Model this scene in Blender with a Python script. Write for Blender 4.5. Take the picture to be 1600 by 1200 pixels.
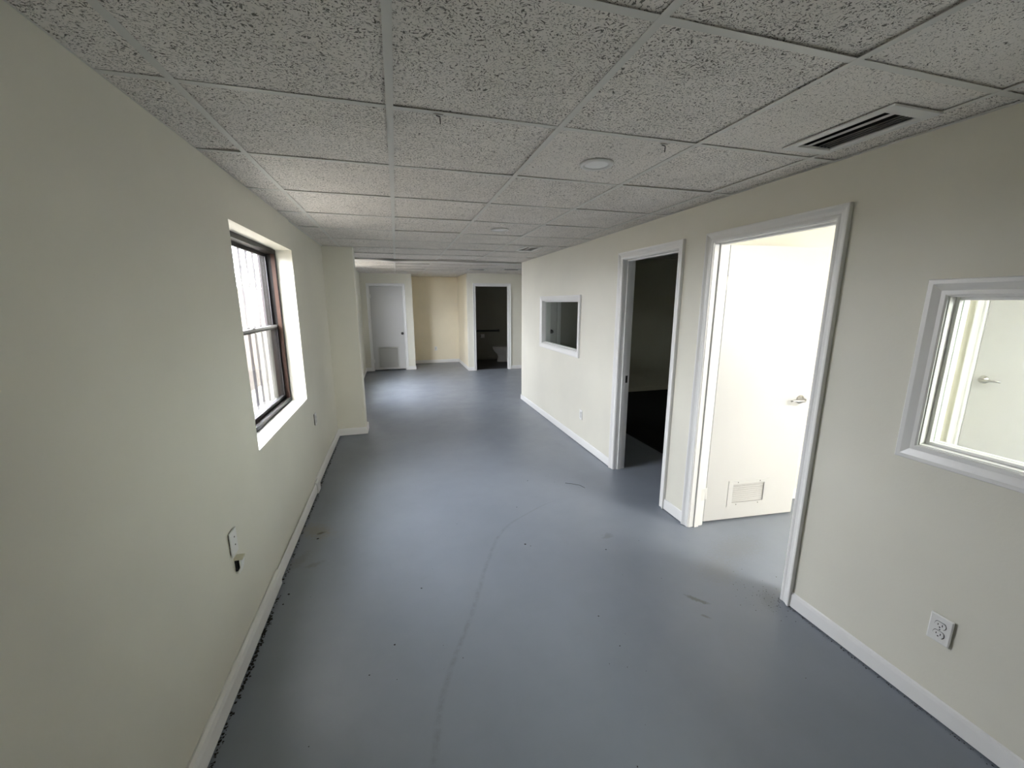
import bpy, bmesh, math, random
from mathutils import Vector, Matrix
random.seed(7)
PI = math.pi
scene = bpy.context.scene
for o in list(bpy.data.objects): bpy.data.objects.remove(o)
COL = scene.collection

# ------------------------------------------------------------------ camera
cam_d = bpy.data.cameras.new('camera'); cam = bpy.data.objects.new('camera', cam_d); COL.objects.link(cam)
scene.camera = cam
cam_d.sensor_fit = 'HORIZONTAL'; cam_d.sensor_width = 36.0
cam_d.lens = 626.2 / 1600 * 36.0
cam_d.clip_start = 0.02
F = Vector((0.26713894, 0.9428326, -0.19925733)); R = Vector((0.96202097, -0.2729692, -0.0018619)); U = Vector((0.05614657, 0.19119235, 0.97994543))
m = Matrix((R, U, -F)).transposed().to_4x4(); m.translation = Vector((0, 0, 1.6473)); cam.matrix_world = m

# ------------------------------------------------------------------ world, sun, exposure
w = bpy.data.worlds.new('sky'); scene.world = w; w.use_nodes = True
SKY = (0.71, 0.685, 0.765, 1); SKY_SUN = (1.1, 1.04, 1.0, 1)
bg = w.node_tree.nodes['Background']; bg.inputs['Color'].default_value = (0.81, 0.80, 0.88, 1); bg.inputs['Strength'].default_value = 16.0
_t = w.node_tree; _tc = _t.nodes.new('ShaderNodeTexCoord'); _dp = _t.nodes.new('ShaderNodeVectorMath'); _dp.operation = 'DOT_PRODUCT'
_dp.inputs[1].default_value = Vector((0.62, -0.35, 0.70)).normalized(); _t.links.new(_tc.outputs['Generated'], _dp.inputs[0])
_mr = _t.nodes.new('ShaderNodeMapRange'); _mr.interpolation_type = 'SMOOTHSTEP'; _t.links.new(_dp.outputs['Value'], _mr.inputs['Value'])
_mr.inputs['From Min'].default_value = 0.15; _mr.inputs['From Max'].default_value = 0.95
_mx = _t.nodes.new('ShaderNodeMix'); _mx.data_type = 'RGBA'; _t.links.new(_mr.outputs['Result'], _mx.inputs[0])   # hazy sky, several times brighter round the sun
_mx.inputs[6].default_value = SKY; _mx.inputs[7].default_value = SKY_SUN; _t.links.new(_mx.outputs[2], bg.inputs['Color'])
sun_d = bpy.data.lights.new('sun', 'SUN'); sun_d.energy = 9.0; sun_d.angle = math.radians(0.6); sun_d.color = (1.0, 0.90, 0.78)
sun = bpy.data.objects.new('sun', sun_d); COL.objects.link(sun)
sun.rotation_euler = Vector((-0.62, 0.12, -0.78)).to_track_quat('-Z', 'Y').to_euler()
scene.view_settings.view_transform = 'Standard'; scene.view_settings.look = 'None'
scene.view_settings.gamma = 1.0; scene.view_settings.use_curve_mapping = False
scene.view_settings.exposure = 2.3
scene.cycles.max_bounces = 16; scene.cycles.diffuse_bounces = 12; scene.cycles.transparent_max_bounces = 16
scene.cycles.sample_clamp_indirect = 0.0
scene.cycles.use_denoising = True
def portal(name, loc, direction, sx, sy):
    d = bpy.data.lights.new(name, 'AREA'); d.shape = 'RECTANGLE'; d.size = sx; d.size_y = sy; d.cycles.is_portal = True
    o = bpy.data.objects.new(name, d); COL.objects.link(o); o.location = loc
    o.rotation_euler = Vector(direction).to_track_quat('-Z', 'Z').to_euler()
portal('window_daylight', (-1.02, 3.05, 1.45), (1, 0, 0), 1.30, 1.24)
portal('far_window_daylight', (-1.02, 7.75, 1.47), (1, 0, 0), 1.54, 1.56)
portal('office_window_daylight', (4.74, -1.75, 1.645), (-1, 0, 0), 1.33, 1.42)

# ------------------------------------------------------------------ helpers
class MB:
    def __init__(s): s.v = []; s.f = []; s.mi = []; s.sm = []
    def add(s, vs, fs, mi=0, smooth=False):
        b = len(s.v); s.v += [tuple(v) for v in vs]
        for f in fs: s.f.append(tuple(b + i for i in f)); s.mi.append(mi); s.sm.append(smooth)
        return s
    def box(s, x0, x1, y0, y1, z0, z1, mi=0, T=None):
        vs = [Vector((x, y, z)) for z in (z0, z1) for y in (y0, y1) for x in (x0, x1)]
        if T: vs = [T @ v for v in vs]
        return s.add(vs, [(0, 2, 3, 1), (4, 5, 7, 6), (0, 1, 5, 4), (2, 6, 7, 3), (0, 4, 6, 2), (1, 3, 7, 5)], mi)
    def loft(s, rings, cap=True, mi=0, smooth=True, closed=True):
        n = len(rings[0]); vs = [p for r in rings for p in r]; fs = []
        for i in range(len(rings) - 1):
            for j in range(n if closed else n - 1):
                k = (j + 1) % n; fs.append((i*n+j, i*n+k, (i+1)*n+k, (i+1)*n+j))
        s.add(vs, fs, mi, smooth)
        if cap:
            b = len(s.v) - len(vs)
            s.f.append(tuple(b + i for i in reversed(range(n)))); s.mi.append(mi); s.sm.append(False)
            s.f.append(tuple(b + (len(rings)-1)*n + i for i in range(n))); s.mi.append(mi); s.sm.append(False)
        return s
    def lathe(s, prof, T=None, seg=24, mi=0, cap=True):
        # prof: (radius, height) along local Z
        rings = []
        for r, h in prof:
            ring = [Vector((r*math.cos(2*PI*i/seg), r*math.sin(2*PI*i/seg), h)) for i in range(seg)]
            rings.append([T @ p for p in ring] if T else ring)
        return s.loft(rings, cap, mi)
    def tube(s, pts, r, seg=8, mi=0, flat=1.0):
        pts = [Vector(p) for p in pts]; rings = []
        for i, p in enumerate(pts):
            d = (pts[min(i+1, len(pts)-1)] - pts[max(i-1, 0)]).normalized()
            a = Vector((0, 0, 1)) if abs(d.z) < .9 else Vector((1, 0, 0))
            u = d.cross(a).normalized(); v = u.cross(d)
            rr = r[i] if isinstance(r, (list, tuple)) else r
            rings.append([p + u*rr*flat*math.cos(2*PI*k/seg) + v*rr*math.sin(2*PI*k/seg) for k in range(seg)])
        return s.loft(rings, True, mi)
    def build(s, name, mat, parent=None, bevel=0, **props):
        me = bpy.data.meshes.new(name); me.from_pydata(s.v, [], s.f)
        mats = mat if isinstance(mat, (list, tuple)) else [mat]
        for x in mats: me.materials.append(x)
        me.polygons.foreach_set('material_index', s.mi); me.polygons.foreach_set('use_smooth', s.sm)
        bm = bmesh.new(); bm.from_mesh(me); bmesh.ops.recalc_face_normals(bm, faces=bm.faces); bm.to_mesh(me); bm.free()
        o = bpy.data.objects.new(name, me); COL.objects.link(o)
        if parent: o.parent = parent
        if bevel:
            b = o.modifiers.new('bevel', 'BEVEL'); b.width = bevel; b.segments = 2; b.limit_method = 'ANGLE'
        for k, v in props.items(): o[k] = v
        return o
def empty(name, loc=(0, 0, 0), rz=0, parent=None, **props):
    o = bpy.data.objects.new(name, None); COL.objects.link(o); o.location = loc; o.rotation_euler = (0, 0, rz)
    o.empty_display_size = 0.05
    if parent: o.parent = parent
    for k, v in props.items(): o[k] = v
    return o
def tag(o, label, cat, group=None):
    o['label'] = label; o['category'] = cat
    if group: o['group'] = group
    return o
def copy_tree(o, parent=None):
    c = o.copy(); COL.objects.link(c)
    if parent: c.parent = parent
    for ch in list(o.children): copy_tree(ch, c)
    return c

# ------------------------------------------------------------------ materials
def mat(name, col, rough=0.5, metal=0.0, spec=0.5):
    M = bpy.data.materials.new(name); M.use_nodes = True; b = M.node_tree.nodes['Principled BSDF']
    b.inputs['Base Color'].default_value = (*col, 1); b.inputs['Roughness'].default_value = rough
    b.inputs['Metallic'].default_value = metal; b.inputs['Specular IOR Level'].default_value = spec
    return M
class NT:
    def __init__(s, M): s.t = M.node_tree; s.b = s.t.nodes['Principled BSDF']; s.tc = s.t.nodes.new('ShaderNodeTexCoord')
    def n(s, typ, **kw):
        x = s.t.nodes.new(typ)
        for k, v in kw.items(): setattr(x, k, v)
        return x
    def l(s, a, b): s.t.links.new(a, b)
    def noise(s, scale, detail=3, rough=.5, vec=None):
        x = s.n('ShaderNodeTexNoise'); x.inputs['Scale'].default_value = scale; x.inputs['Detail'].default_value = detail; x.inputs['Roughness'].default_value = rough
        s.l(vec or s.tc.outputs['Object'], x.inputs['Vector']); return x.outputs['Fac']
    def math(s, op, a, b=None, c=None, clamp=False):
        x = s.n('ShaderNodeMath', operation=op); x.use_clamp = clamp
        for i, v in enumerate((a, b, c)):
            if v is None: continue
            if isinstance(v, (int, float)): x.inputs[i].default_value = v
            else: s.l(v, x.inputs[i])
        return x.outputs[0]
    def rng(s, v, a, b, c=0.0, d=1.0, smooth=False):
        x = s.n('ShaderNodeMapRange'); x.clamp = True
        if smooth: x.interpolation_type = 'SMOOTHSTEP'
        s.l(v, x.inputs['Value']); x.inputs['From Min'].default_value = a; x.inputs['From Max'].default_value = b
        x.inputs['To Min'].default_value = c; x.inputs['To Max'].default_value = d; return x.outputs['Result']
    def mix(s, fac, a, b):
        x = s.n('ShaderNodeMix', data_type='RGBA')
        if isinstance(fac, (int, float)): x.inputs[0].default_value = fac
        else: s.l(fac, x.inputs[0])
        for i, v in ((6, a), (7, b)):
            if isinstance(v, tuple): x.inputs[i].default_value = (*v, 1)
            else: s.l(v, x.inputs[i])
        return x.outputs[2]
    def bump(s, h, strength, dist=0.002):
        x = s.n('ShaderNodeBump'); x.inputs['Strength'].default_value = strength; x.inputs['Distance'].default_value = dist
        s.l(h, x.inputs['Height']); s.l(x.outputs[0], s.b.inputs['Normal']); return x

def paint(name, col, rough=.55, bump=.25, var=.03):
    M = mat(name, col, rough); t = NT(M)
    n = t.noise(1.6, 4); c2 = tuple(c*(1-var*2) for c in col)
    t.l(t.mix(t.rng(n, .35, .65), c2, col), t.b.inputs['Base Color'])
    t.bump(t.noise(90, 3), bump, .0012)
    return M
M_wall = paint('wall_paint', (0.75, 0.735, 0.645), .5)
M_cream = paint('cream_wall_paint', (0.85, 0.785, 0.625), .5)
M_shaded = paint('shaded_room_paint', (0.30, 0.29, 0.23), .7)  # wall and baseboard colour darkened to paint in the shade of unlit rooms
M_floor_shade = mat('shaded_floor_sheet', (0.02, 0.02, 0.02), .95, 0, .1)  # near-black colour for the painted shade on the dark room floor
M_trim = mat('white_trim_paint', (0.80, 0.80, 0.79), .32)
M_door = paint('white_door_paint', (0.56, 0.56, 0.555), .35, .08, .01)
M_white_metal = mat('white_enamel', (0.72, 0.72, 0.70), .35)
M_grille = mat('grey_grille_metal', (0.48, 0.48, 0.46), .45)
M_plate = mat('white_plastic', (0.78, 0.78, 0.76), .35)
M_ivory = mat('ivory_plastic', (0.60, 0.58, 0.45), .4)
M_darkslot = mat('dark_slot', (0.015, 0.015, 0.015), .8)
M_duct = mat('dark_duct', (0.03, 0.03, 0.03), .8)
M_plenum = mat('plenum_dark', (0.04, 0.04, 0.038), .9)
M_bronze = mat('dark_bronze_aluminium', (0.008, 0.006, 0.005), .45, 0, .25)
M_brown = mat('brown_channel', (0.075, 0.042, 0.030), .5, 0, .2)
M_alum = mat('bare_aluminium', (0.22, 0.22, 0.225), .4, .8)
M_chrome = mat('satin_nickel', (0.55, 0.54, 0.52), .28, 1.0)
M_bar = mat('grey_painted_steel', (0.042, 0.039, 0.043), .6, 0, .1)
M_porc = mat('white_porcelain', (0.80, 0.79, 0.77), .12)
M_steel = mat('dull_steel', (0.05, 0.047, 0.043), .4, .5)
M_paper = mat('white_paper', (0.80, 0.79, 0.76), .9)
M_tee = mat('ceiling_tee_enamel', (0.68, 0.67, 0.63), .45)
M_lens = mat('frosted_lens', (0.86, 0.86, 0.86), .35)
M_debris = mat('dark_grit', (0.018, 0.016, 0.014), .95)
M_outwall = paint('pale_stucco', (0.095, 0.080, 0.072), .9, .4, .05)
M_ground = paint('concrete_ground', (0.20, 0.19, 0.175), .9, .4, .08)
M_wood = mat('hook_wire', (0.06, 0.055, 0.05), .5, .4)

def glass_mat(name, tint, refl=1.0):
    M = bpy.data.materials.new(name); M.use_nodes = True; t = M.node_tree; t.nodes.clear()
    out = t.nodes.new('ShaderNodeOutputMaterial'); mx = t.nodes.new('ShaderNodeMixShader'); tr = t.nodes.new('ShaderNodeBsdfTransparent')
    gl = t.nodes.new('ShaderNodeBsdfGlossy'); gl.inputs['Roughness'].default_value = 0.02
    lw = t.nodes.new('ShaderNodeLayerWeight'); pw = t.nodes.new('ShaderNodeMath'); pw.operation = 'POWER'; t.links.new(lw.outputs['Facing'], pw.inputs[0]); pw.inputs[1].default_value = 5
    fr = t.nodes.new('ShaderNodeMath'); fr.operation = 'MULTIPLY_ADD'; t.links.new(pw.outputs[0], fr.inputs[0]); fr.inputs[1].default_value = .8; fr.inputs[2].default_value = .035
    tr.inputs['Color'].default_value = (*tint, 1)
    t.links.new(fr.outputs[0], mx.inputs[0]); t.links.new(tr.outputs[0], mx.inputs[1]); t.links.new(gl.outputs[0], mx.inputs[2]); t.links.new(mx.outputs[0], out.inputs['Surface'])
    return M
M_glass = glass_mat('clear_glass', (0.93, 0.96, 0.94))
M_screen = bpy.data.materials.new('insect_screen'); M_screen.use_nodes = True
_t = M_screen.node_tree; _t.nodes.clear(); _o = _t.nodes.new('ShaderNodeOutputMaterial'); _m = _t.nodes.new('ShaderNodeMixShader')
_a = _t.nodes.new('ShaderNodeBsdfTransparent'); _b = _t.nodes.new('ShaderNodeBsdfDiffuse'); _b.inputs['Color'].default_value = (.10, .09, .09, 1)
_m.inputs[0].default_value = .28; _t.links.new(_a.outputs[0], _m.inputs[1]); _t.links.new(_b.outputs[0], _m.inputs[2]); _t.links.new(_m.outputs[0], _o.inputs['Surface'])

def tile_mat(name, amount):
    M = mat(name, (0.78, 0.755, 0.70), .9, 0, .2); t = NT(M)
    # coordinate warp so the fissures wander
    nz = t.n('ShaderNodeTexNoise'); nz.inputs['Scale'].default_value = 20; t.l(t.tc.outputs['Object'], nz.inputs['Vector'])
    vm = t.n('ShaderNodeVectorMath', operation='MULTIPLY_ADD'); t.l(nz.outputs['Color'], vm.inputs[0]); vm.inputs[1].default_value = (.05, .05, 0); t.l(t.tc.outputs['Object'], vm.inputs[2])
    # small worm-like fissures: thresholded stretched noise
    f1 = t.noise(135, 2.5, .6, vm.outputs[0])
    mp = t.n('ShaderNodeMapping'); mp.inputs['Scale'].default_value = (1, 1.7, 1); mp.inputs['Rotation'].default_value = (0, 0, .6); t.l(vm.outputs[0], mp.inputs['Vector'])
    f2 = t.noise(165, 2, .55, mp.outputs[0])
    big = t.noise(7, 2)
    th = t.rng(big, .3, .7, .596 + amount, .567 + amount)
    d = t.math('SUBTRACT', t.math('MAXIMUM', f1, f2), th)
    fis = t.rng(d, 0.0, .055)
    pin = t.rng(t.noise(330, 1), .70, .74)
    hole = t.math('MAXIMUM', fis, t.math('MULTIPLY', pin, .55))
    soft = t.mix(t.rng(t.noise(2.2, 3), .3, .7), (0.81, 0.77, 0.72), (0.87, 0.83, 0.785))
    t.l(t.mix(hole, soft, (0.17, 0.16, 0.14)), t.b.inputs['Base Color'])
    t.bump(t.math('MULTIPLY', hole, -1), .5, .002)
    return M
M_tile = tile_mat('fissured_ceiling_tile', 0.0)
M_tile_fine = tile_mat('fine_ceiling_tile', 0.028)

# floor: grey painted concrete, with scuffs and stains that have shapes of their own
M_floor = mat('grey_floor_paint', (0.26, 0.27, 0.275), .36); t = NT(M_floor)
sep = t.n('ShaderNodeSeparateXYZ'); t.l(t.tc.outputs['Object'], sep.inputs[0]); X, Y = sep.outputs['X'], sep.outputs['Y']
base = t.mix(t.rng(t.noise(1.3, 5, .6), .3, .7), (0.180, 0.202, 0.238), (0.212, 0.236, 0.275))
base = t.mix(t.math('MULTIPLY', t.rng(t.noise(7, 5, .6), .45, .95, smooth=True), .22), base, (0.16, 0.17, 0.185))
# long curved tyre scuff: x as a function of y
fc = t.n('ShaderNodeFloatCurve'); cv = fc.mapping.curves[0]
pts = [(0.6, -0.06), (1.22, .046), (1.41, .089), (1.90, .317), (2.30, .49), (2.59, .658), (2.80, .95), (2.92, 1.20)]
cv.points[0].location = (0, .0); cv.points[1].location = (1, 1)
for y, x in pts[1:-1]: cv.points.new((y - .6) / 2.32, (x + .1) / 1.3)
cv.points[0].location = (0, (pts[0][1] + .1) / 1.3); cv.points[-1].location = (1, (pts[-1][1] + .1) / 1.3); fc.mapping.update()
t.l(t.rng(Y, .6, 2.92), fc.inputs['Value'])
cx = t.math('MULTIPLY_ADD', fc.outputs[0], 1.3, -.1)
dist = t.math('ABSOLUTE', t.math('SUBTRACT', X, cx))
line = t.math('MULTIPLY', t.rng(dist, .004, .022, 1, 0), t.math('MULTIPLY', t.rng(Y, .8, 1.2), t.rng(Y, 2.86, 2.93, 1, 0)))
line = t.math('MULTIPLY', line, t.rng(t.noise(26, 4, .7), .36, .62, .06, .34))
base = t.mix(line, base, (0.10, 0.095, 0.09))
def blot(px, py, ang, rx, ry, strength, col, ns=30):
    global base
    ca, sa = math.cos(ang), math.sin(ang)
    dx = t.math('SUBTRACT', X, px); dy = t.math('SUBTRACT', Y, py)
    a = t.math('DIVIDE', t.math('ADD', t.math('MULTIPLY', dx, ca), t.math('MULTIPLY', dy, sa)), rx)
    b = t.math('DIVIDE', t.math('SUBTRACT', t.math('MULTIPLY', dy, ca), t.math('MULTIPLY', dx, sa)), ry)
    r = t.math('SQRT', t.math('ADD', t.math('MULTIPLY', a, a), t.math('MULTIPLY', b, b)))
    r = t.math('ADD', r, t.rng(t.noise(ns, 4, .7), .25, .75, -.6, .6))
    base = t.mix(t.rng(r, .4, 1.1, strength, 0), base, col)
blot(1.54, 1.62, 2.3, .075, .016, .8, (0.09, 0.09, 0.085))
blot(1.50, 1.50, 2.2, .03, .01, .6, (0.10, 0.10, 0.09))
blot(1.37, 2.32, .3, .05, .03, .5, (0.12, 0.12, 0.115))
blot(-.66, 2.97, .9, .09, .16, .55, (0.21, 0.185, 0.13))
blot(-.62, 2.93, .2, .03, .02, .9, (0.07, 0.055, 0.04))
blot(-.70, 2.62, 1.2, .11, .05, .45, (0.15, 0.14, 0.12))
blot(-.60, 2.55, .4, .06, .03, .45, (0.13, 0.12, 0.10))
blot(1.85, 1.80, .5, .16, .13, .35, (0.18, 0.18, 0.17), 60)
blot(2.15, 1.95, .2, .25, .12, .35, (0.17, 0.17, 0.165), 60)
blot(1.93, 1.50, .9, .10, .05, .35, (0.12, 0.12, 0.115), 120)
t.l(base, t.b.inputs['Base Color'])
t.l(t.rng(t.noise(3, 5, .65), .3, .7, .31, .42), t.b.inputs['Roughness'])
t.bump(t.noise(40, 4), .12, .0015)

# ------------------------------------------------------------------ structure helpers
def wall(name, axis, p0, p1, a0, a1, z0, z1, openings=(), material=None):
    """axis 'x': wall plane normal to X between X=p0..p1, running along Y a0..a1; axis 'y': normal to Y. openings (a0,a1,z0,z1)."""
    us = sorted({a0, a1, *[q for o in openings for q in o[:2] if a0 < q < a1]}); zs = sorted({z0, z1, *[q for o in openings for q in o[2:] if z0 < q < z1]})
    def solid(i, j):
        if i < 0 or j < 0 or i >= len(us)-1 or j >= len(zs)-1: return False
        u = (us[i]+us[i+1])/2; z = (zs[j]+zs[j+1])/2
        return not any(o[0] < u < o[1] and o[2] < z < o[3] for o in openings)
    P = (lambda p, u, z: (p, u, z)) if axis == 'x' else (lambda p, u, z: (u, p, z))
    b = MB()
    for i in range(len(us)-1):
        for j in range(len(zs)-1):
            if not solid(i, j): continue
            u0, u1, w0, w1 = us[i], us[i+1], zs[j], zs[j+1]
            for p in (p0, p1): b.add([P(p, u0, w0), P(p, u1, w0), P(p, u1, w1), P(p, u0, w1)], [(0, 1, 2, 3)])
            if not solid(i-1, j): b.add([P(p0, u0, w0), P(p1, u0, w0), P(p1, u0, w1), P(p0, u0, w1)], [(0, 1, 2, 3)])
            if not solid(i+1, j): b.add([P(p0, u1, w0), P(p1, u1, w0), P(p1, u1, w1), P(p0, u1, w1)], [(0, 1, 2, 3)])
            if not solid(i, j-1): b.add([P(p0, u0, w0), P(p1, u0, w0), P(p1, u1, w0), P(p0, u1, w0)], [(0, 1, 2, 3)])
            if not solid(i, j+1): b.add([P(p0, u0, w1), P(p1, u0, w1), P(p1, u1, w1), P(p0, u1, w1)], [(0, 1, 2, 3)])
    o = b.build(name, material or M_wall, kind='structure')
    bm = bmesh.new(); bm.from_mesh(o.data); bmesh.ops.remove_doubles(bm, verts=bm.verts, dist=1e-5); bmesh.ops.recalc_face_normals(bm, faces=bm.faces); bm.to_mesh(o.data); bm.free()
    return o
CASE = [(0, 0), (0, .008), (.004, .011), (.012, .0115), (.020, .0095), (.034, .013), (.050, .022), (.058, .023), (.060, .020), (.060, 0)]
def casing(name, O, ud, nd, u0, u1, z0, z1, parent, prof=CASE, closed=False, material=None, reveal=.004):
    O, ud, nd = Vector(O), Vector(ud), Vector(nd); zv = Vector((0, 0, 1)); rings = []
    u0 -= reveal; u1 += reveal; z1 += reveal
    if closed: z0 -= reveal; cor = [(u0, z0, -1, -1), (u0, z1, -1, 1), (u1, z1, 1, 1), (u1, z0, 1, -1), (u0, z0, -1, -1)]
    else: cor = [(u0, z0, -1, 0), (u0, z1, -1, 1), (u1, z1, 1, 1), (u1, z0, 1, 0)]
    for u, z, su, sz in cor: rings.append([O + ud*(u + su*a) + zv*(z + sz*a) + nd*d for a, d in prof])
    b = MB(); b.loft(rings, cap=not closed, smooth=False); return b.build(name, material or M_trim, parent)
BASE = [(0, .007), (.0, .085), (.004, .092), (.010, .086), (.012, .070), (.012, .007)]
def baseboard(name, pts, prof=BASE, side=1, material=None):
    """pts: plan polyline; profile (offset from the wall, height) goes to the left (side=1) or right (-1) of travel, mitred."""
    P = [Vector((x, y, 0)) for x, y in pts]; rings = []
    def nrm(a, b): d = (b - a).normalized(); return Vector((-d.y, d.x, 0)) * side
    for i, p in enumerate(P):
        if i == 0: o = nrm(P[0], P[1])
        elif i == len(P)-1: o = nrm(P[-2], P[-1])
        else:
            n1, n2 = nrm(P[i-1], p), nrm(p, P[i+1]); o = (n1 + n2); o = o / (o.dot(n1))
        rings.append([p + o*a + Vector((0, 0, h)) for a, h in prof])
    b = MB(); b.loft(rings, smooth=False); return b.build(name, material or M_trim, kind='structure')

XL, XL2, XP, XR, XR2 = -.775, -.790, -.4573, 2.0046, 2.120
YP, YC = 5.2386, 6.477
H, H2, TOP = 2.2855, 2.325, 2.75

# ------------------------------------------------------------------ floor, walls
b = MB(); b.box(-1.0, 6.9, -2.9, 12.2, -.12, 0); b.build('floor', M_floor, kind='structure')
WY0, WY1, WZ0, WZ1 = 2.405, 3.672, .843, 2.055
FZ0, FZ1 = .70, 2.24
wall('wall_left', 'x', -1.0, XL, -1.7, 3.686, 0, TOP, [(WY0, WY1, WZ0, WZ1)])
wall('wall_left_far', 'x', -1.0, XL2, 3.686, 10.40, 0, TOP, [(7.0, 8.5, FZ0, FZ1)])
b = MB(); b.box(XL2 - .01, XP, YP, YP + .22, 0, TOP); b.build('wall_pilaster', M_wall, kind='structure', bevel=.004)
D2 = (1.497, 2.253); D1 = (2.603, 3.353); DH = 2.022
W2 = (-.155, 1.031, 1.083, 1.664); W1 = (4.282, 5.468, 1.083, 1.664)
g = .018
wall('wall_right', 'x', XR, XR2, -1.7, YC, 0, TOP, [(D2[0]-g, D2[1]+g, 0, DH+g), (D1[0]-g, D1[1]+g, 0, DH+g),
     (W2[0]-g, W2[1]+g, W2[2]-g, W2[3]+g), (W1[0]-g, W1[1]+g, W1[2]-g, W1[3]+g)])
wall('wall_back', 'y', -1.82, -1.7, -1.0, XR2, 0, TOP)
# office behind the bright doorway
OX = 4.60
wall('wall_office_partition', 'y', 2.39, 2.49, XR2, 5.9, 0, TOP, [(3.25, 4.35, 1.12, 1.68)])
OD = (1.36, 2.12)
wall('wall_office_right', 'x', OX, OX + .12, -2.6, 2.39, 0, TOP, [(-2.4, -1.1, .95, 2.34), (OD[0]-g, OD[1]+g, 0, DH+g)])
wall('wall_office_back', 'y', -2.6, -2.5, XR, OX, 0, TOP)
wall('wall_office_closet', 'x', 5.5, 5.6, -.5, 2.39, 0, TOP)
# dark room and far area
wall('wall_dark_room', 'y', 6.44, 6.56, XR2, 5.9, 0, TOP, [(2.10-.01, 2.63, 0, 2.04)], M_shaded)
wall('wall_right_far', 'x', 3.75, 3.85, 6.56, 12.0, 0, TOP)
CD = (-.596, .160)
wall('wall_closet', 'y', 10.24, 10.36, XL2 - .01, .39, 0, TOP, [(CD[0]-g, CD[1]+g, 0, 2.035+g)])
wall('wall_alcove_left', 'x', .27, .39, 10.36, 11.25, 0, TOP, material=M_cream)
wall('wall_alcove', 'y', 11.25, 11.37, .27, 1.636, 0, TOP, material=M_cream)
RD = (1.832, 2.642)
wall('wall_alcove_right', 'x', 1.636, 1.75, 9.76, 11.62, 0, TOP, material=M_cream)
wall('wall_restroom', 'y', 9.64, 9.76, 1.636, 3.75, 0, TOP, [(RD[0]-g, RD[1]+g, 0, 2.035+g)])
wall('wall_restroom_back', 'y', 11.50, 11.62, 1.75, 3.75, 0, TOP, material=M_shaded)
wall('wall_closet_back', 'y', 11.0, 11.1, -1.0, .27, 0, TOP)
wall('wall_outer_left', 'x', -1.0, -.9, 10.40, 11.1, 0, TOP)
b = MB(); b.box(-1.0, 6.9, -2.9, 12.2, TOP, TOP + .1); b.build('ceiling_roof_deck', M_plenum, kind='structure')
wall('wall_outer_right', 'x', 6.0, 6.1, 2.39, 12, 0, TOP)

b = MB(); b.box(2.75, 5.80, 2.49, 6.44, 0, .006); b.build('floor_shade_sheet', M_floor_shade, kind='structure')  # thin dark sheet laid in place of the shade on this floor
wall('wall_dark_room_right', 'x', 5.80, 5.9, 2.49, 6.44, 0, TOP, material=M_shaded)
b = MB(); b.box(1.75, 3.75, 9.765, 11.5, 0, .004); b.build('floor_restroom', mat('restroom_floor_shade', (.05, .05, .05), .5), kind='structure')  # restroom shade put into the floor colour
# ------------------------------------------------------------------ suspended ceilings
def ceiling(name, x0, x1, y0, y1, z, ox, oy, fine=(), seed=1, hole=None):
    rnd = random.Random(seed); p = .6095; TH = .014
    xs = [x0] + [ox + i*p for i in range(-20, 30) if x0 + .03 < ox + i*p < x1 - .03] + [x1]
    ys = [y0] + [oy + i*p for i in range(-20, 40) if y0 + .03 < oy + i*p < y1 - .03] + [y1]
    b = MB()
    for i in range(len(xs)-1):
        for j in range(len(ys)-1):
            a0, a1, c0, c1 = xs[i] + .002, xs[i+1] - .002, ys[j] + .002, ys[j+1] - .002
            l = [z + .0012 + max(0.0, rnd.gauss(.0025, .0022)) for _ in range(4)]
            if rnd.random() < .25: l[2] += .004; l[3] += .005 * rnd.random()
            cs = [(a0, c0), (a1, c0), (a1, c1), (a0, c1)]
            cxm, cym = (a0+a1)/2, (c0+c1)/2
            mi = 1 if any(abs(cxm-fx) < .3 and abs(cym-fy) < .3 for fx, fy in fine) else 0
            if hole and a0 < hole[0] < a1 and c0 < hole[1] < c1:
                hx, hy = .10, .185   # cut-out for the air register
                n = [(hole[0]-hx, hole[1]-hy), (hole[0]+hx, hole[1]-hy), (hole[0]+hx, hole[1]+hy), (hole[0]-hx, hole[1]+hy)]
                b.add([(x, y, z + .004) for x, y in cs] + [(x, y, z + .004) for x, y in n], [(0, 1, 5, 4), (1, 2, 6, 5), (2, 3, 7, 6), (3, 0, 4, 7)], mi); continue
            v = [(x, y, h) for (x, y), h in zip(cs, l)] + [(x, y, h + TH) for (x, y), h in zip(cs, l)]
            b.add(v, [(0, 3, 2, 1), (4, 5, 6, 7), (0, 1, 5, 4), (1, 2, 6, 5), (2, 3, 7, 6), (3, 0, 4, 7)], mi)
    c = b.build(name, [M_tile, M_tile_fine], kind='structure')
    gmb = MB(); hw = .012
    for x in xs[1:-1]:
        gmb.box(x-hw, x+hw, y0, y1, z - .0008, z + .0004); gmb.box(x-.001, x+.001, y0, y1, z + .0004, z + .035)
    for y in ys[1:-1]:
        for i in range(len(xs)-1):
            gmb.box(xs[i] + (hw if i else 0), xs[i+1] - (hw if i < len(xs)-2 else 0), y-hw, y+hw, z - .0004, z + .0006)
            gmb.box(xs[i], xs[i+1], y-.001, y+.001, z + .0006, z + .03)
    for x, s in ((x0, 1), (x1, -1)): gmb.box(min(x, x+s*.02), max(x, x+s*.02), y0, y1, z - .0006, z + .0006)
    for y, s in ((y0, 1), (y1, -1)): gmb.box(x0, x1, min(y, y+s*.02), max(y, y+s*.02), z - .0006, z + .0006)
    gmb.build('ceiling_grid', M_tee, c)
    return c
V1 = (1.728, 1.275)
ceiling('ceiling', XL2, XR, -1.7, 6.46, H, .016, .936, fine=((.93, 1.85), (1.54, 1.24), (1.54, .63)), seed=3, hole=V1)
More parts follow.
